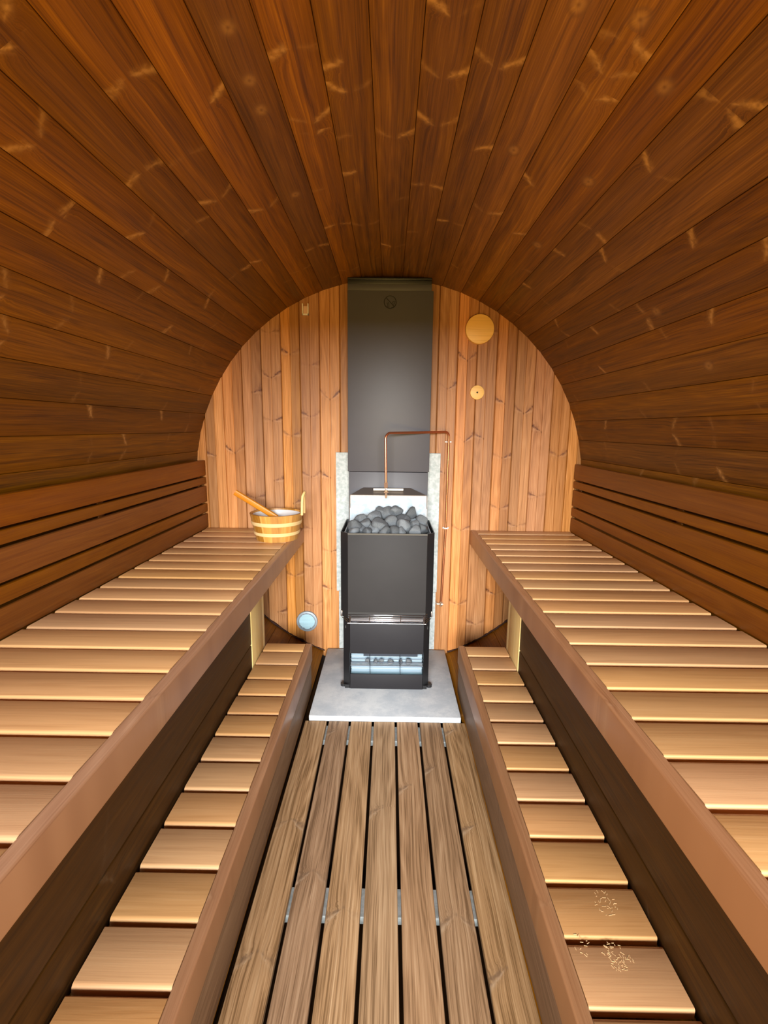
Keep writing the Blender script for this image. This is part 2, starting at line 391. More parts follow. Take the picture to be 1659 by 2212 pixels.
def woodify(o, pr=0.5, hw=0.1, axis=0):
    """planar uv + attributes so a bmesh-made part can use a wood material"""
    me = o.data; ul = me.uv_layers.new(name='UVMap'); oth = {0: 2, 1: 0, 2: 0}[axis]
    for p in me.polygons:
        for li in p.loop_indices:
            c = me.vertices[me.loops[li].vertex_index].co
            ul.data[li].uv = (c[axis] + 3, c[oth])
    vals = dict(pr=pr, hw=hw, uk=-9.0, ks=0.0, sl=0.0, kt=0.0)
    for k, val in vals.items():
        at = me.attributes.new(k, 'FLOAT', 'FACE'); at.data.foreach_set('value', [val] * len(me.polygons))
    return o

# ------------------------------------------------------------------ the barrel shell
R = 1.10; CX = -0.0066; CZ = -0.3113; D = 2.751; Y0 = -1.0
random.seed(7)
CK = [(121.69, 0.86, 0), (122.71, 0.9, 0), (117.63, 1.06, 0), (112.76, 1.22, 0), (108.88, 1.29, 1), (101.87, 1.39, 0), (98.04, 1.44, 0), (127.84, 1.05, 0), (122.46, 1.29, 0), (115.5, 1.57, 0), (113.85, 1.74, 0), (107.42, 1.71, 1), (101.57, 2.01, 0), (97.47, 1.65, 0), (136.01, 1.21, 0), (133.17, 1.23, 0), (122.82, 2.05, 0), (128.81, 1.48, 0), (133.78, 1.74, 0), (139.5, 1.48, 0), (134.44, 2.1, 0), (149.37, 1.71, 0), (140.6, 1.98, 0), (116.43, 2.08, 0), (108.34, 2.17, 0), (163.25, 1.73, 0), (168.18, 1.99, 0), (162.97, 2.26, 0), (145.19, 1.21, 0), (149.94, 1.27, 0), (98.23, 1.14, 0), (96.57, 1.2, 0), (92.58, 1.3, 0), (107.78, 1.05, 2), (108.08, 1.19, 2), (82.76, 1.08, 0), (72.27, 0.99, 1), (69.15, 0.97, 1), (64.42, 1.02, 0), (60.32, 1.06, 1), (77.71, 1.19, 0), (65.73, 1.18, 0), (64.27, 1.11, 0), (84.21, 1.25, 0), (83.93, 1.42, 0), (87.81, 1.49, 0), (78.44, 1.5, 0), (71.94, 1.44, 1), (59.13, 1.42, 1), (55.55, 1.27, 0), (53.54, 1.01, 0), (57.36, 1.02, 0), (65.7, 1.57, 0), (84.41, 1.73, 0), (77.6, 1.97, 0), (71.95, 1.83, 0), (86.66, 2.3, 0), (64.58, 1.89, 0), (60.37, 1.87, 2), (53.97, 1.6, 0), (55.4, 1.83, 0), (47.97, 1.69, 0), (55.9, 2.23, 0), (43.54, 1.35, 0), (37.7, 1.64, 1), (29.58, 1.53, 1), (40.3, 2.07, 0), (42.46, 2.35, 0), (35.17, 1.46, 0), (31.54, 2.23, 0), (17.04, 1.83, 0), (17.05, 2.4, 0), (41.03, 1.71, 0), (40.87, 1.19, 0), (13.03, 1.6, 0)]
NS = 64; DA = 360.0 / NS; PH = 0.4
shell = {k: MB() for k in ('ceiling', 'wall_left', 'wall_right')}
for i in range(NS):
    a0 = (i + PH) * DA; a1 = a0 + DA; am = (a0 + a1) / 2 % 360
    if abs(am - 270) < 21.5: continue
    part = 'ceiling' if 22 < am < 158 else ('wall_left' if 158 <= am <= 270 else 'wall_right')
    ar = math.radians(am); nrm = Vector((math.cos(ar), 0, math.sin(ar))); tg = Vector((-nrm.z, 0, nrm.x))
    rin = R * math.cos(math.radians(DA / 2)); hw = R * math.sin(math.radians(DA / 2)) - 0.0001
    ks = [(y - Y0, 1.0, -0.030 if random.random() < .8 else 0.02, float(kt > 0)) for a, y, kt in CK if a0 % 360 <= a < a0 % 360 + DA]
    # fill with some faint knots of its own
    t = random.uniform(0, .6)
    while t < D - Y0:
        if all(abs(t - k[0]) > 0.16 for k in ks): ks.append((t, random.choice((0.15, 0.2, 0.35)), random.choice((-0.03, -0.02, 0.02)), 0.0))
        t += random.uniform(.35, .75)
    c = Vector((CX, 0, CZ)) + nrm * (rin + 0.02)
    mb = shell[part]
    pr = random.random()
    if 106.5 < am < 111: pr = 0.14
    mb.bar(c + Vector((0, Y0, 0)), c + Vector((0, 2.83, 0)), tg * hw, -nrm * 0.02, seg=2, corners=[0.0030, 0.0030, 0.0, 0.0], pr=pr, knots=ks)
for k, mb in shell.items():
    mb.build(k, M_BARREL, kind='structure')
# unseen outer skin added so no light comes through the joints
bm = bmesh.new()
for r_ in (R + 0.045,):
    pts = []
    for i in range(73):
        a = math.radians(-69 + (318) * i / 72); pts.append((CX + r_ * math.cos(a), CZ + r_ * math.sin(a)))
    rr = [[bm.verts.new((x, y, z)) for x, z in pts] for y in (Y0 - 0.02, 2.86)]
    for i in range(72): bm.faces.new((rr[0][i], rr[0][i + 1], rr[1][i + 1], rr[1][i]))
bm_obj(bm, 'light_block_skin', M_DARK, kind='structure')
# sunken bottom of the barrel
bm = bmesh.new()
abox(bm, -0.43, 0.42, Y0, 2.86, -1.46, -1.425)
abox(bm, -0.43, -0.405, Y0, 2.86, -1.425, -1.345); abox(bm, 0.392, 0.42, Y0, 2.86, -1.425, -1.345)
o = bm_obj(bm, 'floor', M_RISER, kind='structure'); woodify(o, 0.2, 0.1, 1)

# ------------------------------------------------------------------ end wall with vertical boards
WK = [(-0.661, 0.51), (-0.568, 0.395), (-0.666, 0.271), (-0.463, 0.339), (-0.784, 0.191), (-0.34, 0.155), (-0.686, 0.035), (-0.442, 0.061), (-0.26, 0.11), (-0.563, -0.048), (-0.881, -0.147), (-0.977, -0.164), (-0.662, -0.303), (-0.468, -0.279), (-0.333, -0.283), (-0.758, -0.405), (-0.562, -0.435), (0.409, 0.37), (0.315, 0.22), (0.413, -0.07), (0.637, 0.141), (0.734, 0.09), (0.636, -0.159), (0.849, -0.013), (0.955, -0.144), (0.646, -0.453), (0.514, -0.053), (0.575, 0.518), (0.817, -0.379), (0.3, -0.249), (0.745, -0.553), (-0.431, -0.582), (-0.565, -0.872), (-0.337, -0.718), (-0.339, -0.946), (-0.451, -0.812), (-0.639, -1.099), (-0.42, -1.054), (0.412, -1.035), (0.513, -1.16), (0.625, -0.968), (0.401, -0.58)]
KBIG = {(-0.34, 0.155): .05, (-0.881, -0.147): .045, (0.413, -0.07): .045, (0.734, 0.09): .04, (0.849, -0.013): .04, (-0.666, 0.271): .035, (0.409, 0.37): .045}
KSMALL = {(-0.661, 0.51), (-0.463, 0.339), (-0.431, -0.582), (0.575, 0.518)}
XE = [-1.154, -1.045, -0.936, -0.826, -0.716, -0.606, -0.501, -0.392, -0.280, -0.170, -0.060, 0.050, 0.156, 0.262, 0.368, 0.474, 0.584, 0.692, 0.798, 0.903, 1.006, 1.115]
mb = MB(); random.seed(21); RW = R + 0.03
for x0, x1 in zip(XE, XE[1:]):
    xm = (x0 + x1) / 2; hw = (x1 - x0) / 2; pr = random.random(); off = random.uniform(0, 20)
    cols = [(x0, .010), (x0 + .0028, .0012), (x0 + .0055, 0), (xm - .0018, 0), (xm, .0026), (xm + .0018, 0), (x1 - .0055, 0), (x1 - .0028, .0012), (x1, .010)]
    ks = []
    for kx, kz in WK:
        if x0 <= kx < x1:
            st = 0.45 if (kx, kz) in KSMALL else (1.0 if (kx, kz) in KBIG else 0.8)
            ks.append((kz, st, KBIG.get((kx, kz), 0.012 if (kx, kz) in KSMALL else random.choice((.018, .026, .03))), 0.0))
    ks.sort()
    if not ks: ks = [(9.0, 0, 0, 0)]
    cuts = [-9.0] + [(a[0] + b[0]) / 2 for a, b in zip(ks, ks[1:])] + [9.0]
    lim = lambda x: math.sqrt(max(0.0, RW * RW - (min(max(x, CX - RW + .001), CX + RW - .001) - CX) ** 2))
    for (xa, da), (xb, db) in zip(cols, cols[1:]):
        la, lb = lim(xa), lim(xb)
        for ci, k in enumerate(ks):
            za0 = max(cuts[ci], CZ - la); za1 = min(cuts[ci + 1], CZ + la)
            zb0 = max(cuts[ci], CZ - lb); zb1 = min(cuts[ci + 1], CZ + lb)
            if za1 - za0 < .001 or zb1 - zb0 < .001: continue
            at = (pr, hw, off + k[0], k[1], k[2], k[3])
            mb.face([(xa, D + da, za0), (xb, D + db, zb0), (xb, D + db, zb1), (xa, D + da, za1)],
                    [(off + za0, xa - xm), (off + zb0, xb - xm), (off + zb1, xb - xm), (off + za1, xa - xm)], at)
pts = [(CX + RW * math.cos(2 * math.pi * k / 64), D + .03, CZ + RW * math.sin(2 * math.pi * k / 64)) for k in range(64)]
mb.face(pts, [(0, 0)] * 64, (0.1, .05, -9, 0, 0, 0))
mb.face([(p[0], D + .045, p[2]) for p in pts][::-1], [(0, 0)] * 64, (0.1, .05, -9, 0, 0, 0))
mb.build('wall_back', M_WALL, kind='structure', merge=False)

# ragged dark sealant where the boards meet the lower staves
bm = bmesh.new(); random.seed(3)
for s0, s1 in ((212, 250), (290, 328)):
    n_ = 46; path = []; rad = []
    for i in range(n_):
        a = math.radians(s0 + (s1 - s0) * i / (n_ - 1)); rr_ = R - 0.004 - random.uniform(0, .003)
        path.append((CX + rr_ * math.cos(a), D - .002, CZ + rr_ * math.sin(a))); rad.append(random.choice((.003, .004, .0055, .007, .0045, .009)))
    tube(bm, path, rad, 8)
bm_obj(bm, 'trim_2', M_SEAL, kind='structure', smooth=60)

# entrance wall behind the camera with its glazed doorway opening
bm = bmesh.new(); yf = Y0
ox0, ox1, oz0, oz1 = -0.80, 0.80, -1.25, 0.47
inner = [(ox0, oz0), (ox1, oz0), (ox1, oz1), (ox0, oz1)]
def ring_pt(a): return (CX + (R + .04) * math.cos(a), CZ + (R + .04) * math.sin(a))
out = []; inn = []
for k in range(96):
    a = 2 * math.pi * k / 96; out.append(ring_pt(a))
    dx, dz = math.cos(a), math.sin(a)
    tt = min([t for t in ((ox1 - CX) / dx if dx > 1e-6 else 9, (ox0 - CX) / dx if dx < -1e-6 else 9, (oz1 - CZ) / dz if dz > 1e-6 else 9, (oz0 - CZ) / dz if dz < -1e-6 else 9)])
    tt = min(tt, R - 0.05)
    inn.append((CX + dx * tt, CZ + dz * tt))
for y in (yf, yf - 0.04):
    O = [bm.verts.new((x, y, z)) for x, z in out]; I = [bm.verts.new((x, y, z)) for x, z in inn]
    for k in range(96): bm.faces.new((O[k], O[(k + 1) % 96], I[(k + 1) % 96], I[k]))
o = bm_obj(bm, 'wall_front', M_WALL, kind='structure'); woodify(o, 0.4, 0.1, 2)

# ------------------------------------------------------------------ duckboard and paver
random.seed(12)
FK = [(-0.277, 1.465), (-0.054, 1.533), (-0.208, 1.27), (-0.111, 1.156), (-0.329, 1.035), (-0.239, 1.977), (0.093, 1.64), (0.219, 1.746), (0.309, 1.459), (0.013, 1.524), (0.183, 1.142), (0.308, 1.009), (0.296, 1.991)]
duck = thing('duckboard', (0, 0.55, -1.39), 'slatted wooden duckboard of seven long planks down the middle of the floor', 'duckboard')
mb = MB(); E_ = [-0.383, -0.272, -0.169, -0.062, 0.044, 0.150, 0.257, 0.3703]
for x0, x1 in zip(E_, E_[1:]):
    xm, hw = (x0 + x1) / 2, (x1 - x0) / 2 - .0052
    ks = [(y + 0.9, 0.85, -.028, 0) for x, y in FK if x0 <= x < x1] + [(random.uniform(.3, 1.3), .5, -.03, 0)]
    mb.bar((xm, -0.9, -1.356), (xm, 2.037, -1.356), (hw, 0, 0), (0, 0, .011), rad=.0035, seg=3, knots=ks)
mb.build('planking', M_FLOOR, duck)
for y0, y1 in ((1.148, 1.236), (1.93, 2.036), (0.25, 0.33), (-.7, -.6)):
    b = bmesh.new(); abox(b, -0.355, 0.340, y0, y1, -1.392, -1.3675, .002)
    bm_obj(b, 'crossbar', M_CEMENT, duck, label='whitish crossbar showing through the gaps')
bm = bmesh.new(); abox(bm, -0.361, 0.347, 2.040, 2.735, -1.349, -1.320, .004, 2)
bm_obj(bm, 'hearth_slab', M_SLAB, base=(0, 2.4, -1.349), smooth=40, label='pale grey concrete slab lying under the stove at the end of the duckboard', cat='slab')

# ------------------------------------------------------------------ benches
def bench(side):
    sg = -1 if side == 'left' else 1
    random.seed(40 + sg)
    if sg < 0: inner, outer, wallx, y_a, pitch = -.523, -.4965, -1.048, 0.584 - .12 * 12, .120
    else:      inner, outer, wallx, y_a, pitch = .5035, .4755, 1.046, 0.557 - .1165 * 12, .1165
    t = thing('upper_bench', (sg * .78, 1, -1.085), 'upper bench with crosswise slats along the %s wall%s' % (side, ', carrying the bucket at its far end' if sg < 0 else ', empty seat'), 'bench', 'upper benches')
    mb = MB(); y = y_a
    while y < 2.745:
        y1 = min(y + pitch - .0105, 2.748)
        if y1 - y > .02 and y > -0.95:
            mb.bar((inner + sg * .001, (y + y1) / 2, -.592), (wallx, (y + y1) / 2, -.592), (0, (y1 - y) / 2, 0), (0, 0, .013), rad=.005, seg=3, corners=[.004, .0105, .004, .004] if sg < 0 else [.0105, .004, .004, .004])
        y += pitch
    mb.build('slatted_seat', M_BENCH, t)
    mb = MB(); xm = (inner + outer) / 2; hw = abs(inner - outer) / 2
    mb.bar((xm, -.95, -.6215), (xm, 2.748, -.6215), (hw, 0, 0), (0, 0, .0425), seg=4, corners=([.007, .002, .002, .005] if sg < 0 else [.002, .007, .005, .002]), knots=[(1.9, .5, .02, 0), (2.5, .5, .02, 0)])
    mb.build('edge_board', M_EDGE, t)
    for yb in (0.2, 1.3, 2.2):
        mb = MB(); mb.bar((inner + sg * .003, yb, -.64), (wallx - sg * .03, yb, -.64), (0, .022, 0), (0, 0, .033), rad=.002)
        mb.build('bearer', M_RISER, t)
    rx = -.622 if sg < 0 else .6025
    gz = -.992 if sg > 0 else -.985
    mb = MB()
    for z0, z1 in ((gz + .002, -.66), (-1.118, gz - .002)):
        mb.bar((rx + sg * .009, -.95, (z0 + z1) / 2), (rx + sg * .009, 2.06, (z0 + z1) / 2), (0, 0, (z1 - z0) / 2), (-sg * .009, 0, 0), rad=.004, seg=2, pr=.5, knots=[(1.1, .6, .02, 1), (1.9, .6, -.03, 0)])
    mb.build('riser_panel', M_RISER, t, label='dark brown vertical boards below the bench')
    px = rx - sg * 0.004
    mb = MB(); mb.bar((px + sg * .022, 2.152, -1.22), (px + sg * .022, 2.152, -.605), (0, .092, 0), (-sg * .022, 0, 0), rad=.002)
    mb.build('post', M_PINE, t, label='pale unstained pine post at the far end')
    mb = MB(); mb.bar((px + sg * .026, 2.270, -1.20), (px + sg * .026, 2.270, -.605), (0, .026, 0), (-sg * .022, 0, 0), rad=.002, pr=.9)
    mb.build('post', M_PINE, t)
    # --- lower step bench
    if sg < 0: so, si, wx, ya, p2 = -.3835, -.4135, -.6125, 0.763 - .1317 * 12, .1317
    else:      so, si, wx, ya, p2 = .3610, .3925, .5955, 0.748 - .1315 * 12, .1315
    s_ = thing('lower_bench', (sg * .48, .8, -1.345), 'low step bench with crosswise slats %s of the duckboard' % side + (', marked with pale scuffs' if sg > 0 else ', below the bucket side'), 'bench', 'low step benches')
    mb = MB(); y = ya
    while y < 2.28:
        y1 = min(y + p2 - .0135, 2.296)
        if y > -.95 and y1 - y > .02:
            mb.bar((si + sg * .001, (y + y1) / 2, -1.098), (wx, (y + y1) / 2, -1.098), (0, (y1 - y) / 2, 0), (0, 0, .013), seg=3, corners=[.004, .0105, .004, .004] if sg < 0 else [.0105, .004, .004, .004])
        y += p2
    mb.build('slatted_top', M_BENCH, s_)
    mb = MB(); xm, hw = (so + si) / 2, abs(so - si) / 2
    mb.bar((xm, -.95, -1.1315), (xm, 2.297, -1.1315), (hw, 0, 0), (0, 0, .0465), seg=4, corners=([.006, .002, .002, .003] if sg < 0 else [.002, .006, .003, .002]), knots=[(1.9, .5, .02, 0)])
    mb.build('edge_board', M_EDGE, s_)
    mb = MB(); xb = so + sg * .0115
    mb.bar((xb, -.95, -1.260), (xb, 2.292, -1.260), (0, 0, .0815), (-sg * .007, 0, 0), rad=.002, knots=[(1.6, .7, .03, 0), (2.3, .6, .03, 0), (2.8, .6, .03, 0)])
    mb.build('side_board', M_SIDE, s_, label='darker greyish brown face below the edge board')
    if sg > 0:
        # pale scuffs: fine raised scratches on two slats
        random.seed(5); M_SC = plain('scuffed_varnish', (.80, .55, .28), .5)
        for cx_, cy_, rx_, ry_, cnt in ((.515, .955, .026, .030, 34), (.490, .838, .030, .030, 60), (.425, .855, .018, .035, 12)):
            b = bmesh.new()
            for _ in range(cnt):
                a = random.uniform(0, 6.28); q = math.sqrt(random.random()); X = cx_ + rx_ * q * math.cos(a); Y = cy_ + ry_ * q * math.sin(a)
                th = random.uniform(0, 3.14); l = random.uniform(.001, .0045); w_ = .0005
                dx, dy = math.cos(th) * l, math.sin(th) * l; nx, ny = -math.sin(th) * w_, math.cos(th) * w_
                lo_ = [b.verts.new((X + u_ * dx + v_ * nx, Y + u_ * dy + v_ * ny, -1.0852)) for u_, v_ in ((-1, -1), (1, -1), (1, 1), (-1, 1))]
                hi_ = [b.verts.new((v.co.x, v.co.y, -1.0846)) for v in lo_]
                b.faces.new(hi_); [b.faces.new((lo_[k], lo_[(k + 1) % 4], hi_[(k + 1) % 4], hi_[k])) for k in range(4)]
            bm_obj(b, 'scuff_mark', M_SC, s_, label='pale scratches')
    # --- backrest
    fx = -1.052 if sg < 0 else 1.050
    r_ = thing('backrest', (sg * 1.06, 1, -.579), 'reddish brown slatted backrest along the %s wall' % side, 'backrest', 'backrests')
    mb = MB()
    for z0, z1, th in ((-.276, -.189, .022), (-.324, -.285, .022), (-.427, -.335, .020), (-.485, -.437, .018), (-.5785, -.496, .013)):
        mb.bar((fx + sg * th / 2, -.95, (z0 + z1) / 2), (fx + sg * th / 2, 2.738, (z0 + z1) / 2), (0, 0, (z1 - z0) / 2), (-sg * th / 2, 0, 0), rad=.0035, seg=2)
    mb.build('slat_panel', M_BACK, r_)
    for yb in (.45, 1.76, 2.70):
        mb = MB(); mb.bar((fx + sg * .0255, yb, -.48), (fx + sg * .0255, yb, -.20), (0, .018, 0), (-sg * .0035, 0, 0), rad=.001)
        mb.build('batten', M_BACK, r_)
bench('left'); bench('right')

# ------------------------------------------------------------------ things on the end wall
bm = bmesh.new()
abox(bm, -.304, .289, 2.735, 2.7505, -.955, -.137, .002); abox(bm, -.291, .284, 2.737, 2.7505, -1.319, -.957, .002)
bm_obj(bm, 'heat_shield_board', M_CEMENT, base=(0, 2.74, -1.32), label='pale speckled cement board on the wall behind the stove', cat='board')

flue = thing('flue_cover', (-.005, 2.70, -1.0), 'tall dark grey steel flue cover rising from the stove to the ceiling', 'flue cover')
bm = bmesh.new(); abox(bm, -.2285, .2185, 2.650, 2.7345, -.2365, .702, .003); bm_obj(bm, 'cover_panel', M_COVER, flue, smooth=40)
bm = bmesh.new(); abox(bm, -.2235, .2135, 2.654, 2.734, -1.0, -.2385, .003); bm_obj(bm, 'lower_panel', M_COVER, flue, smooth=40)
bm = bmesh.new(); abox(bm, -.2285, .2085, 2.656, 2.749, .702, .735, .002); bm_obj(bm, 'cap', M_COVER, flue, smooth=40)
bm = bmesh.new(); abox(bm, -.2285, .2085, 2.662, 2.749, .735, .768, .002); abox(bm, -.2285, .2085, 2.652, 2.664, .756, .766, .002)  # black strips modelled in place of the shadow below the ceiling
bm_obj(bm, 'top_shadow', M_BLACK, flue, smooth=40, label='black band standing in for the shadow under the ceiling')
bm = bmesh.new(); ex, ez, er = -.006, .645, .031
def stroke(path, r_=.0014): tube(bm, [(ex + x, 2.6495, ez + z) for x, z in path], r_, 6)
arc = lambda cx_, cz_, r_, a0, a1, n_=20: [(cx_ + r_ * math.cos(math.radians(a0 + (a1 - a0) * i / n_)), cz_ + r_ * math.sin(math.radians(a0 + (a1 - a0) * i / n_))) for i in range(n_ + 1)]
stroke(arc(0, 0, er, 0, 360, 48), .0019); stroke([(-.022, .022), (.022, -.022)], .0019)
stroke([(-.019, -.003), (-.013, -.007), (-.015, -.024), (-.006, -.026), (-.008, -.002), (-.013, .001)])
stroke([(.006, -.026), (.016, -.024), (.014, -.012), (.022, -.008), (.026, .004), (.016, .004), (.011, -.001), (.016, -.006)])
bm_obj(bm, 'emblem', M_MARK, flue, label='printed round prohibition symbol')

# round wooden ceiling-height vent plate and small pull disc
o = bmesh.new(); ydisc(o, .478, .531, 2.722, 2.752, .0765, 64, 0, .003); vp = thing('vent_disc', (.478, 2.74, .455), 'large plain round yellow pine vent disc high right of the flue', 'vent cover')
o = bm_obj(o, 'disc', M_VENTWOOD, vp, smooth=40); woodify(o, .6, .08, 0)
o = bmesh.new(); tube(o, [(.478, 2.745, .531), (.478, 2.752, .531)], .06, 32); bm_obj(o, 'spindle', M_PINE, vp)
b = bmesh.new(); ydisc(b, .480, .200, 2.735, 2.752, .0385, 48, .0052, .003)
dk = thing('vent_disc', (.480, 2.745, .162), 'small round pine disc with a dark centre hole below the big disc', 'vent cover')
o = bm_obj(b, 'disc', M_VENTWOOD, dk, smooth=40); woodify(o, .2, .05, 0)
b = bmesh.new(); ydisc(b, .480, .200, 2.742, 2.7515, .0055, 20); bm_obj(b, 'hole_shade', M_DARK, dk)  # near-black disc painted as the shade inside the centre hole

gr = thing('air_grille', (-.485, 2.745, -1.215), 'round pale metal louvred air grille low on the end wall left of the stove', 'vent')
b = bmesh.new(); ydisc(b, -.485, -1.152, 2.736, 2.752, .0635, 64, .047, .004); bm_obj(b, 'ring', M_VENTMET, gr, smooth=40)
b = bmesh.new()
for k in range(-5, 6):
    z = -1.152 + k * .0088; hwid = math.sqrt(max(.0473 ** 2 - (k * .0088) ** 2, 0.0001))
    v = [b.verts.new(p) for p in ((-.485 - hwid, 2.738, z - .0030), (-.485 + hwid, 2.738, z - .0030), (-.485 + hwid, 2.7435, z + .0026), (-.485 - hwid, 2.7435, z + .0026),
                                  (-.485 - hwid, 2.7390, z - .0036), (-.485 + hwid, 2.7390, z - .0036), (-.485 + hwid, 2.7445, z + .0020), (-.485 - hwid, 2.7445, z + .0020))]
    for f in ((0, 1, 2, 3), (7, 6, 5, 4), (0, 4, 5, 1), (2, 6, 7, 3), (1, 5, 6, 2), (0, 3, 7, 4)): b.faces.new([v[i] for i in f])
bm_obj(b, 'louvre', M_VENTLOUV, gr, label='pale blue louvre blades')
b = bmesh.new(); ydisc(b, -.485, -1.152, 2.7465, 2.752, .048, 40); bm_obj(b, 'duct_shade_disc', plain('duct_shade', (.10, .14, .16), .7), gr)  # dark disc whose colour stands in for shade behind the blades
b = bmesh.new()
for k in range(40):
    a = 2 * math.pi * k / 40; r_ = .0505
    abox(b, -.485 + r_ * math.cos(a) - .0016, -.485 + r_ * math.cos(a) + .0016, 2.7352, 2.7375, -1.152 + r_ * math.sin(a) - .0016, -1.152 + r_ * math.sin(a) + .0016)
bm_obj(b, 'toothed_edge', M_DARKWIRE, gr, kind='stuff')

hk = thing('wall_clip', (-.464, 2.745, .60), 'small pale U-shaped clip high on the end wall left of the flue', 'clip')
b = bmesh.new(); abox(b, -.482, -.446, 2.738, 2.751, .598, .606, .001); abox(b, -.482, -.476, 2.738, 2.751, .598, .658, .001); abox(b, -.452, -.446, 2.738, 2.751, .598, .658, .001)
bm_obj(b, 'frame', M_BRACK, hk)
b = bmesh.new(); abox(b, -.475, -.453, 2.742, 2.751, .606, .645, .001); bm_obj(b, 'plate', plain('clip_plate', (.66, .40, .26), .4), hk)

# ------------------------------------------------------------------ copper water pipe
pipe = thing('water_pipe', (.325, 2.72, -1.03), 'thin copper water pipe climbing the end wall and bending over the stove stones', 'pipe')
def arc3(c, a, b_, r_, n_=8):
    # quarter bend from direction a to b_ at corner c
    c, a, b_ = Vector(c), Vector(a).normalized(), Vector(b_).normalized()
    s, e = c - a * r_, c + b_ * r_; ctr = c - a * r_ + b_ * r_
    return [ctr + (s - ctr) * math.cos(t) + (e - ctr) * math.sin(t) for t in [math.pi / 2 * i / n_ for i in range(n_ + 1)]]
P1 = Vector((.330, 2.722, -.016)); P2 = Vector((-.0205, 2.46, -.0235))
d12 = (P2 - P1).normalized()
path = [Vector((.3165, 2.734, -1.027)), Vector((.3305, 2.730, -.55))]
path += arc3(P1, (0, 0, 1), d12, .028) + arc3(P2, d12, (0, 0, -1), .030) + [Vector((-.0165, 2.46, -.280))]
bm = bmesh.new(); tube(bm, path, .0062, 14); bm_obj(bm, 'pipe', M_COPPER, pipe, smooth=50)
for (x, z) in ((.330, -.072), (.3305, -.566)):
    bm = bmesh.new(); abox(bm, x - .018, x - .0075, 2.738, 2.7505, z - .004, z + .004, .0015); abox(bm, x + .0075, x + .018, 2.738, 2.7505, z - .004, z + .004, .0015)
    abox(bm, x - .008, x + .008, 2.724, 2.728, z - .004, z + .004, .001); abox(bm, x - .0095, x - .0065, 2.724, 2.7505, z - .004, z + .004); abox(bm, x + .0065, x + .0095, 2.724, 2.7505, z - .004, z + .004)
    bm_obj(bm, 'pipe_clip', M_CLIP, pipe, label='pale saddle clip')
bm = bmesh.new(); tube(bm, [(-.017, 2.46, -0.2736), (-.0165, 2.46, -0.2785), (-.0165, 2.46, -0.2972), (-.016, 2.46, -0.3021)], [.0085, .0105, .0105, .0085], 6); bm_obj(bm, 'compression_nut', M_BRASS, pipe)
bm = bmesh.new(); tube(bm, [(-.016, 2.46, -0.3021), (-.016, 2.46, -0.3119), (-.0158, 2.46, -0.3149), (-.0155, 2.46, -0.3247), (-.0155, 2.46, -0.3277), (-.0155, 2.46, -0.3464), (-.0155, 2.46, -0.3562)], [.004, .005, .0085, .0085, .006, .006, .003], 12)
tube(bm, [(-.026, 2.458, -.326), (-.004, 2.458, -.324)], .0028, 8); bm_obj(bm, 'spray_nozzle', M_BRASS, pipe, smooth=40)
bm = bmesh.new(); tube(bm, [(.3165, 2.733, -1.012), (.3165, 2.733, -1.040)], .0095, 6); tube(bm, [(.292, 2.733, -1.027), (.3165, 2.733, -1.027)], .005, 8); tube(bm, [(.288, 2.733, -1.032), (.288, 2.733, -1.012)], .0045, 8); tube(bm, [(.3165, 2.728, -1.027), (.328, 2.728, -1.027)], .006, 8)
tube(bm, [(.3165, 2.733, -1.03), (.3165, 2.7505, -1.03)], .006, 8)
bm_obj(bm, 'end_valve', M_BRASS, pipe, label='small brass valve at the lower end')

# ------------------------------------------------------------------ the stove
st = thing('sauna_stove', (-.005, 2.46, -1.32), 'black and grey steel sauna stove heaped with stones on the concrete slab', 'stove')
yF, yB = 2.28, 2.645
def octo(xl, xr, xi_l, xi_r, yf_, yb_, c=.036): return [(xi_l, yf_), (xi_r, yf_), (xr, yf_ + c), (xr, yb_), (xl, yb_), (xl, yf_ + c)]
def shellring(bm, P, z0, z1, t=.004):
    cx_ = sum(p[0] for p in P) / len(P); cy_ = sum(p[1] for p in P) / len(P)
    Q = [(cx_ + (x - cx_) * (1 - t / .22), cy_ + (y - cy_) * (1 - t / .18)) for x, y in P]
    n_ = len(P)
    a = [bm.verts.new((x, y, z0)) for x, y in P]; b_ = [bm.verts.new((x, y, z1)) for x, y in P]
    c_ = [bm.verts.new((x, y, z0)) for x, y in Q]; d_ = [bm.verts.new((x, y, z1)) for x, y in Q]
    for i in range(n_):
        j = (i + 1) % n_
        for q in ((a[i], a[j], b_[j], b_[i]), (c_[j], c_[i], d_[i], d_[j]), (b_[i], b_[j], d_[j], d_[i]), (a[j], a[i], c_[i], c_[j])): bm.faces.new(q)
bm = bmesh.new(); shellring(bm, octo(-.236, .2265, -.198, .189, yF, yB), -.938, -.503); bm_obj(bm, 'upper_casing', M_BLACK, st)
bm = bmesh.new(); abox(bm, -.1975, .1885, yF - .004, yF, -.905, -.512, .0015); bm_obj(bm, 'front_panel', M_GREY, st, smooth=40, label='large grey upper front panel')
bm = bmesh.new(); shellring(bm, octo(-.219, .210, -.186, .178, yF + .010, yB - .012), -.60, -.508, .004); bm_obj(bm, 'stone_basket_rim', M_GALV, st, label='bright galvanised rim round the stones')
bm = bmesh.new(); abox(bm, -.19, .18, yF + .02, yB - .02, -.60, -.58); bm_obj(bm, 'stone_tray', M_DARK, st)
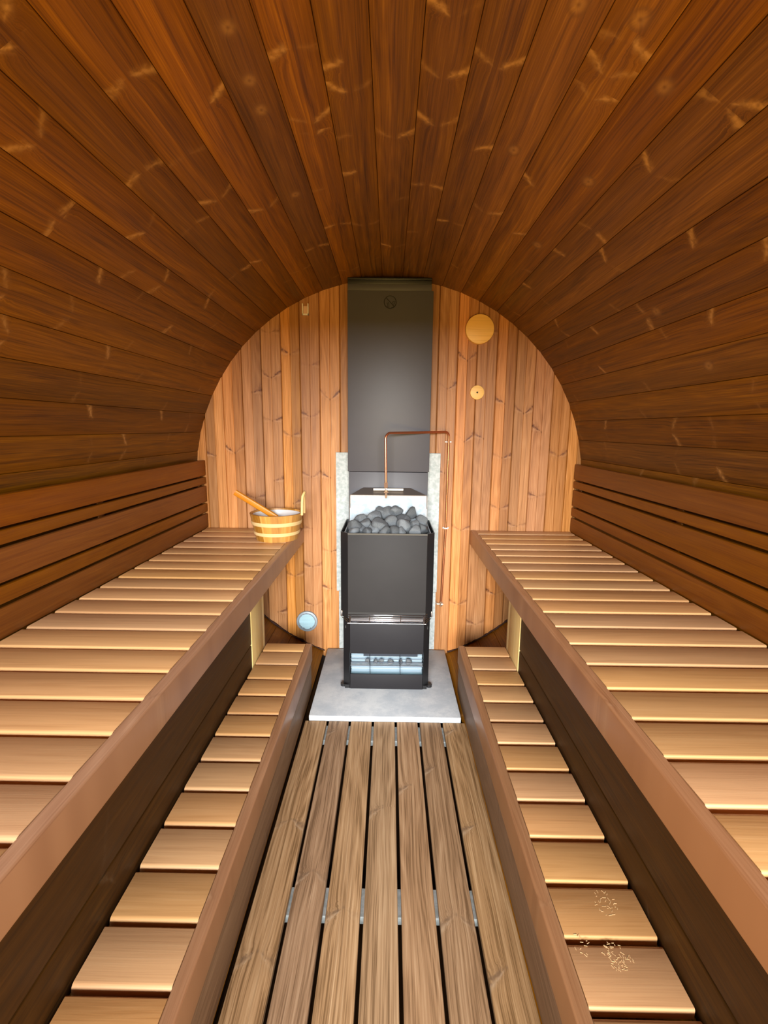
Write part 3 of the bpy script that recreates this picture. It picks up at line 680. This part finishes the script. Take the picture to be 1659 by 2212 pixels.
# lower casing: corner columns, sides and back
bm = bmesh.new()
for xs, xi, x_ in ((-1, -.189, -.224), (1, .184, .2145)):
    P = [(xi, yF), (xi - xs * .001, yF + .010), (x_ - xs * .008, yF + .045), (x_ - xs * .006, yB), (x_, yB), (x_, yF + .034)]
    if xs > 0: P = P[::-1]
    prism(bm, P, -1.319, -.935)
abox(bm, -.22, .21, yB - .006, yB, -1.319, -.935)
abox(bm, -.215, .205, yF + .02, yB - .01, -1.0, -.985); abox(bm, -.215, .205, yF + .004, yB - .01, -1.319, -1.30)
bm_obj(bm, 'lower_casing', M_BLACK, st)
bm = bmesh.new(); abox(bm, -.188, .183, yF - .002, yF + .003, -1.126, -.960, .001); bm_obj(bm, 'front_panel', M_GREYLOW, st, smooth=40, label='dark grey middle front panel')
bm = bmesh.new(); abox(bm, -.187, .182, yF - .002, yF + .003, -1.3185, -1.238, .001); bm_obj(bm, 'front_panel', M_GREYLOW, st, smooth=40, label='dark grey bottom front panel')
# bright ribbed lining seen through the lower opening
bm = bmesh.new(); zz = -1.25; k = 0
prof = []
while zz < -1.08: prof.append((yF + .048 + (.016 if k % 4 in (1, 2) else 0.0), zz)); zz += (.009, .003, .007, .003)[k % 4]; k += 1
A = [bm.verts.new((-.186, y, z)) for y, z in prof]; B = [bm.verts.new((.182, y, z)) for y, z in prof]
A2 = [bm.verts.new((-.186, yF + .070, z)) for y, z in prof]; B2 = [bm.verts.new((.182, yF + .070, z)) for y, z in prof]
for i in range(len(prof) - 1):
    bm.faces.new((A[i], B[i], B[i + 1], A[i + 1])); bm.faces.new((A2[i + 1], B2[i + 1], B2[i], A2[i]))
bm_obj(bm, 'ribbed_lining', plain('bright_lining', (.34, .43, .49), .5, .2), st, label='bright ribbed metal lining behind the lower opening')
bm = bmesh.new(); abox(bm, -.120, .155, yF + .006, yF + .02, -1.143, -1.124); bm_obj(bm, 'lintel_bar', M_DARKWIRE, st)
bm = bmesh.new(); abox(bm, -.186, .182, yF + .004, yF + .048, -1.262, -1.250); bm_obj(bm, 'ash_shelf', M_VENTLOUV, st)
bm = bmesh.new()
for x in (-.088, .065): tube(bm, [(x, yF + .003, -1.13), (x + .003, yF + .003, -1.25)], .0018, 6)
for z in (-1.158, -1.177, -1.195): tube(bm, [(-.186, yF + .006, z), (.182, yF + .006, z)], .0013, 6)
bm_obj(bm, 'wire_guard', M_DARKWIRE, st)
# chrome guard rail wrapping the front between the casings
bm = bmesh.new()
for z in (-.918, -.929, -.939, -.949, -.960):
    tube(bm, [(-.232, yF + .045, z + .010), (-.192, yF - .006, z), (.187, yF - .006, z), (.222, yF + .045, z + .010)], .0017, 8)
abox(bm, -.186, .181, yF + .004, yF + .008, -.958, -.938)
for x in (-.188, -.185, -.090, .066, .180, .183): tube(bm, [(x, yF - .009, -.921), (x, yF - .009, -.960)], .0016, 6)
tube(bm, [(-.200, yF - .006, -.962), (.192, yF - .006, -.962)], .0022, 8)
for s_, x in ((-1, -.232), (1, .2225)):
    abox(bm, x - .006, x + .004, yF + .030, yF + .052, -.940, -.910, .0015)
bm_obj(bm, 'guard_rail', M_CHROME, st, smooth=60, label='bright wire guard rail round the stove')
for x in (-.2235, .2185):
    bm = bmesh.new(); prism(bm, [(x + .016 * math.cos(2 * math.pi * k / 20), 2.312 + .014 * math.sin(2 * math.pi * k / 20)) for k in range(20)], -1.3195, -1.306); bm_obj(bm, 'foot', M_BLACK, st)
# back plate over the stones and the sloping hood on top of it
bm = bmesh.new(); abox(bm, -.2075, .2025, 2.560, 2.566, -.535, -.3555, .001); abox(bm, -.2115, .2065, 2.558, 2.560, -.56, -.425, 0)
bm_obj(bm, 'back_plate', M_GALV, st, label='mottled galvanised plate behind the stones')
bm = bmesh.new()
lo = [bm.verts.new(p) for p in ((-.2075, 2.556, -.3560), (.2025, 2.556, -.3560), (.118, 2.648, -.3265), (-.143, 2.648, -.3265))]
hi = [bm.verts.new(p) for p in ((-.2075, 2.556, -.3535), (.2025, 2.556, -.3535), (.118, 2.648, -.3240), (-.143, 2.648, -.3240))]
bm.faces.new(hi); bm.faces.new(lo[::-1]); [bm.faces.new((lo[i], lo[(i + 1) % 4], hi[(i + 1) % 4], hi[i])) for i in range(4)]
for s_, x, xb in ((-1, -.2075, -.143), (1, .2025, .118)):
    q = [(x, 2.556, -.356), (xb, 2.648, -.3265), (x * 1.03, 2.648, -.56), (x * 1.02, 2.556, -.56)]
    v = [bm.verts.new(p) for p in q]; v2 = [bm.verts.new((p[0] + s_ * .002, p[1], p[2])) for p in q]
    bm.faces.new(v); bm.faces.new(v2[::-1]); [bm.faces.new((v[i], v[(i + 1) % 4], v2[(i + 1) % 4], v2[i])) for i in range(4)]
bm_obj(bm, 'hood', M_HOODM, st, label='brownish grey sloping steel hood')
bm = bmesh.new(); abox(bm, -.086, .078, 2.604, 2.617, -.335, -.323, .0015); bm_obj(bm, 'hood_bracket', M_BRACK, st, smooth=40, label='cream strip bracket on the hood')

# ------------------------------------------------------------------ stones
def stone_mesh(seed):
    rnd_ = random.Random(seed); bm = bmesh.new(); bmesh.ops.create_icosphere(bm, subdivisions=3, radius=1.0)
    planes = []
    for _ in range(9):
        n_ = Vector((rnd_.gauss(0, 1), rnd_.gauss(0, 1), rnd_.gauss(0, 1))).normalized(); planes.append((n_, rnd_.uniform(.50, .78)))
    sc = Vector((rnd_.uniform(.95, 1.25), rnd_.uniform(.8, 1.05), rnd_.uniform(.68, .95)))
    for v in bm.verts:
        p = v.co.copy()
        for n_, d_ in planes:
            e_ = p.dot(n_) - d_
            if e_ > 0: p -= n_ * e_ * .93
        p *= 1 + rnd_.uniform(-.012, .012)
        v.co = Vector((p.x * sc.x, p.y * sc.y, p.z * sc.z))
    for f in bm.faces: f.smooth = True
    for e in bm.edges:
        if len(e.link_faces) == 2 and e.calc_face_angle(0) > math.radians(16): e.smooth = False
    me = bpy.data.meshes.new('stone'); bm.to_mesh(me); bm.free(); me.materials.append(M_STONE); return me
SM = [stone_mesh(100 + i) for i in range(9)]
fx_, cx0, cy0 = 1039.78, 829.5, 1106.0
SP = [(-0.172, 2.385, -0.487, 0.0282), (-0.139, 2.475, -0.47, 0.0302), (-0.069, 2.475, -0.466, 0.0351), (-0.04, 2.515, -0.435, 0.0208), (0.0, 2.515, -0.455, 0.0372), (0.035, 2.515, -0.429, 0.0273), (0.118, 2.515, -0.443, 0.0307), (0.075, 2.475, -0.465, 0.0302), (0.015, 2.435, -0.48, 0.0298), (0.073, 2.385, -0.479, 0.0282), (0.13, 2.385, -0.479, 0.0235), (0.171, 2.435, -0.468, 0.0278), (-0.038, 2.385, -0.486, 0.0329), (-0.076, 2.385, -0.506, 0.0282), (-0.112, 2.435, -0.487, 0.0278), (-0.143, 2.385, -0.507, 0.0244), (-0.179, 2.345, -0.511, 0.0222), (0.025, 2.345, -0.508, 0.024), (0.062, 2.345, -0.505, 0.0194), (0.102, 2.385, -0.504, 0.0212), (0.133, 2.345, -0.502, 0.0254), (0.174, 2.385, -0.498, 0.0235), (-0.018, 2.345, -0.509, 0.0254), (-0.103, 2.345, -0.51, 0.0231)]
ROWN = {2.345: 'frontmost row along the stove rim', 2.385: 'second row behind the rim', 2.435: 'middle row of the heap', 2.475: 'fourth row up the heap', 2.515: 'topmost row against the back plate'}
ORD = ['first', 'second', 'third', 'fourth', 'fifth', 'sixth', 'seventh', 'eighth']
random.seed(9)
for i, (x, y, z, r_) in enumerate(SP):
    o = bpy.data.objects.new('stone', SM[i % 9]); o.location = (x, y, z + H); k = r_ * 1.48
    o.scale = (k, k, k); o.rotation_euler = (random.uniform(-.5, .5), random.uniform(-.5, .5), random.uniform(0, 6.28))
    row = sorted(q[0] for q in SP if q[1] == y); k_ = row.index(x)
    lab = 'grey heater stone, %s, %s' % (ROWN[y], ('leftmost' if k_ == 0 else 'rightmost' if k_ == len(row) - 1 else ORD[k_] + ' from the left'))
    link(o, None, lab, 'stone', 'heater stones on the stove')
for i, (x, z, r_) in enumerate(((-.098, -1.173, .013), (-.058, -1.178, .014), (-.028, -1.170, .014), (.020, -1.172, .014), (.072, -1.172, .012), (.110, -1.176, .015))):
    o = bpy.data.objects.new('stone', SM[(i + 4) % 9]); o.location = (x, yF + .030, -1.196 + r_ * .95 + H); o.scale = (r_ * 1.25, r_, r_ * 1.5)
    o.rotation_euler = (0, 0, i * 1.3)
    link(o, None, 'small stone chip in the stove\'s lower opening, ' + ('leftmost' if i == 0 else 'rightmost' if i == 5 else ORD[i] + ' from the left'), 'stone', 'stones in the lower opening')
# grate that carries the chips
bm = bmesh.new(); abox(bm, -.186, .182, yF + .012, yF + .050, -1.200, -1.196); bm_obj(bm, 'inner_shelf', M_GALV, st)

# ------------------------------------------------------------------ bucket and ladle
bx, by, bz0, bz1 = -.588, 2.48, -.579, -.439
rb, rt = .1075, .1375
bk = thing('sauna_bucket', (bx, by, bz0), 'round wooden stave bucket with two pale hoops at the far end of the left bench', 'bucket')
def rad_at(z): return rb + (rt - rb) * (z - bz0) / (bz1 - bz0)
mb = MB(); random.seed(31); NB = 15
for i in range(NB):
    a0 = 2 * math.pi * (i + .22) / NB; a1 = 2 * math.pi * (i + 1.22) / NB; pr = random.choice((.15, .4, .75, .95)) ; off = random.uniform(0, 9)
    for j in range(4):
        b0 = a0 + (a1 - a0) * j / 4; b1 = a0 + (a1 - a0) * (j + 1) / 4
        for zA, zB, dr in ((bz0, bz1, 0),):
            P = lambda a, z, d_: (bx + (rad_at(z) - d_) * math.cos(a), by + (rad_at(z) - d_) * math.sin(a), z)
            at = (pr, .03, -9, 0, 0, 0); va, vb = (j / 4 - .5) * .05, ((j + 1) / 4 - .5) * .05
            mb.face([P(b0, zA, 0), P(b1, zA, 0), P(b1, zB, 0), P(b0, zB, 0)], [(off, va), (off, vb), (off + .14, vb), (off + .14, va)], at, 0, True)
            mb.face([P(b1, zA, .011), P(b0, zA, .011), P(b0, zB, .011), P(b1, zB, .011)], [(off, va), (off, vb), (off + .14, vb), (off + .14, va)], at, 0, True)
            mb.face([P(b0, zB, 0), P(b1, zB, 0), P(b1, zB, .011), P(b0, zB, .011)], [(off, va), (off, vb), (off + .01, vb), (off + .01, va)], at)
            mb.face([P(b0, zA, 0), P(b1, zA, 0), P(b1, zA, .011), P(b0, zA, .011)], [(off, va), (off, vb), (off + .01, vb), (off + .01, va)], at)
mb.build('stave_wall', M_STAVE, bk)
def lathe(prof, n_=64, close=False):
    bm = bmesh.new(); rings = []
    for r_, z in prof:
        rings.append([bm.verts.new((bx + r_ * math.cos(2 * math.pi * k / n_), by + r_ * math.sin(2 * math.pi * k / n_), z)) for k in range(n_)] if r_ > 0 else [bm.verts.new((bx, by, z))])
    if close: rings.append(rings[0])
    for A, B in zip(rings, rings[1:]):
        for k in range(n_):
            j = (k + 1) % n_
            if len(B) == 1: bm.faces.new((A[k], A[j], B[0]))
            elif len(A) == 1: bm.faces.new((A[0], B[j], B[k]))
            else: bm.faces.new((A[k], A[j], B[j], B[k]))
    return bm
for zc_, hh in ((-.4865, .0095), (-.5395, .0085)):
    z0, z1 = zc_ - hh, zc_ + hh
    o = bm_obj(lathe([(rad_at(z0) - .001, z0), (rad_at(z0) + .003, z0), (rad_at(zc_) + .0045, zc_), (rad_at(z1) + .003, z1), (rad_at(z1) - .001, z1)], 64, True), 'hoop', M_HOOP, bk, smooth=50)
    woodify(o, .6, .2, 0)
bm_obj(lathe([(rad_at(bz0) - .012, bz0 + .012), (0, bz0 + .012)]), 'base', M_STAVE, bk)
woodify(bk.children[-1], .5, .1, 0)
bm_obj(lathe([(rad_at(-.447) - .0115, -.447), (rad_at(-.447) - .0135, -.447), (rad_at(-.50) - .016, -.500), (.06, -.512), (0, -.512)]), 'liner', M_PLASTIC, bk, smooth=50, label='whitish plastic liner')
# raised ear with a cord loop on the right rim
b = bmesh.new(); ear = []
for t_ in range(9):
    a = math.pi * t_ / 8; ear.append((bx + .1345 + .012 * math.sin(a) * .3 + (.010 if 2 < t_ < 6 else .004), by - .034 * math.cos(a), -.448 + .118 * math.sin(a) ** .6))
tube(b, ear, .0068, 10); o = bm_obj(b, 'handle_loop', M_HOOP, bk, smooth=50, label='upright pale loop handle on the rim'); woodify(o, .5, .05, 2)

ld = thing('ladle', (-.60, 2.47, -.50), 'orange brown wooden ladle leaning in the bucket with its handle sticking out', 'ladle')
h0, h1 = Vector((-.797, 2.462, -.334)), Vector((-.585, 2.47, -.468))
ax = (h1 - h0).normalized(); wv = ax.cross(Vector((0, 1, 0))).normalized()
mb = MB(); mb.bar(h0, h1, wv * .0150, Vector((0, -.008, 0)), rad=.0065, seg=4); mb.build('handle', M_LADLE, ld)
bm = bmesh.new(); c0 = Vector((-.556, 2.47, -.482)); n_ = 32; rings = []
for r_, z in ((.0, -.026), (.018, -.024), (.030, -.012), (.034, .004), (.031, .004), (.027, -.010), (.015, -.021), (0, -.022)):
    rings.append([bm.verts.new(c0 + Vector((r_ * math.cos(2 * math.pi * k / n_), r_ * math.sin(2 * math.pi * k / n_), z))) for k in range(n_)] if r_ else [bm.verts.new(c0 + Vector((0, 0, z)))])
for A, B in zip(rings, rings[1:]):
    for k in range(n_):
        j = (k + 1) % n_
        if len(A) == 1: bm.faces.new((A[0], B[j], B[k]))
        elif len(B) == 1: bm.faces.new((A[k], A[j], B[0]))
        else: bm.faces.new((A[k], A[j], B[j], B[k]))
o = bm_obj(bm, 'bowl', M_LADLE, ld, smooth=50); woodify(o, .5, .05, 0)
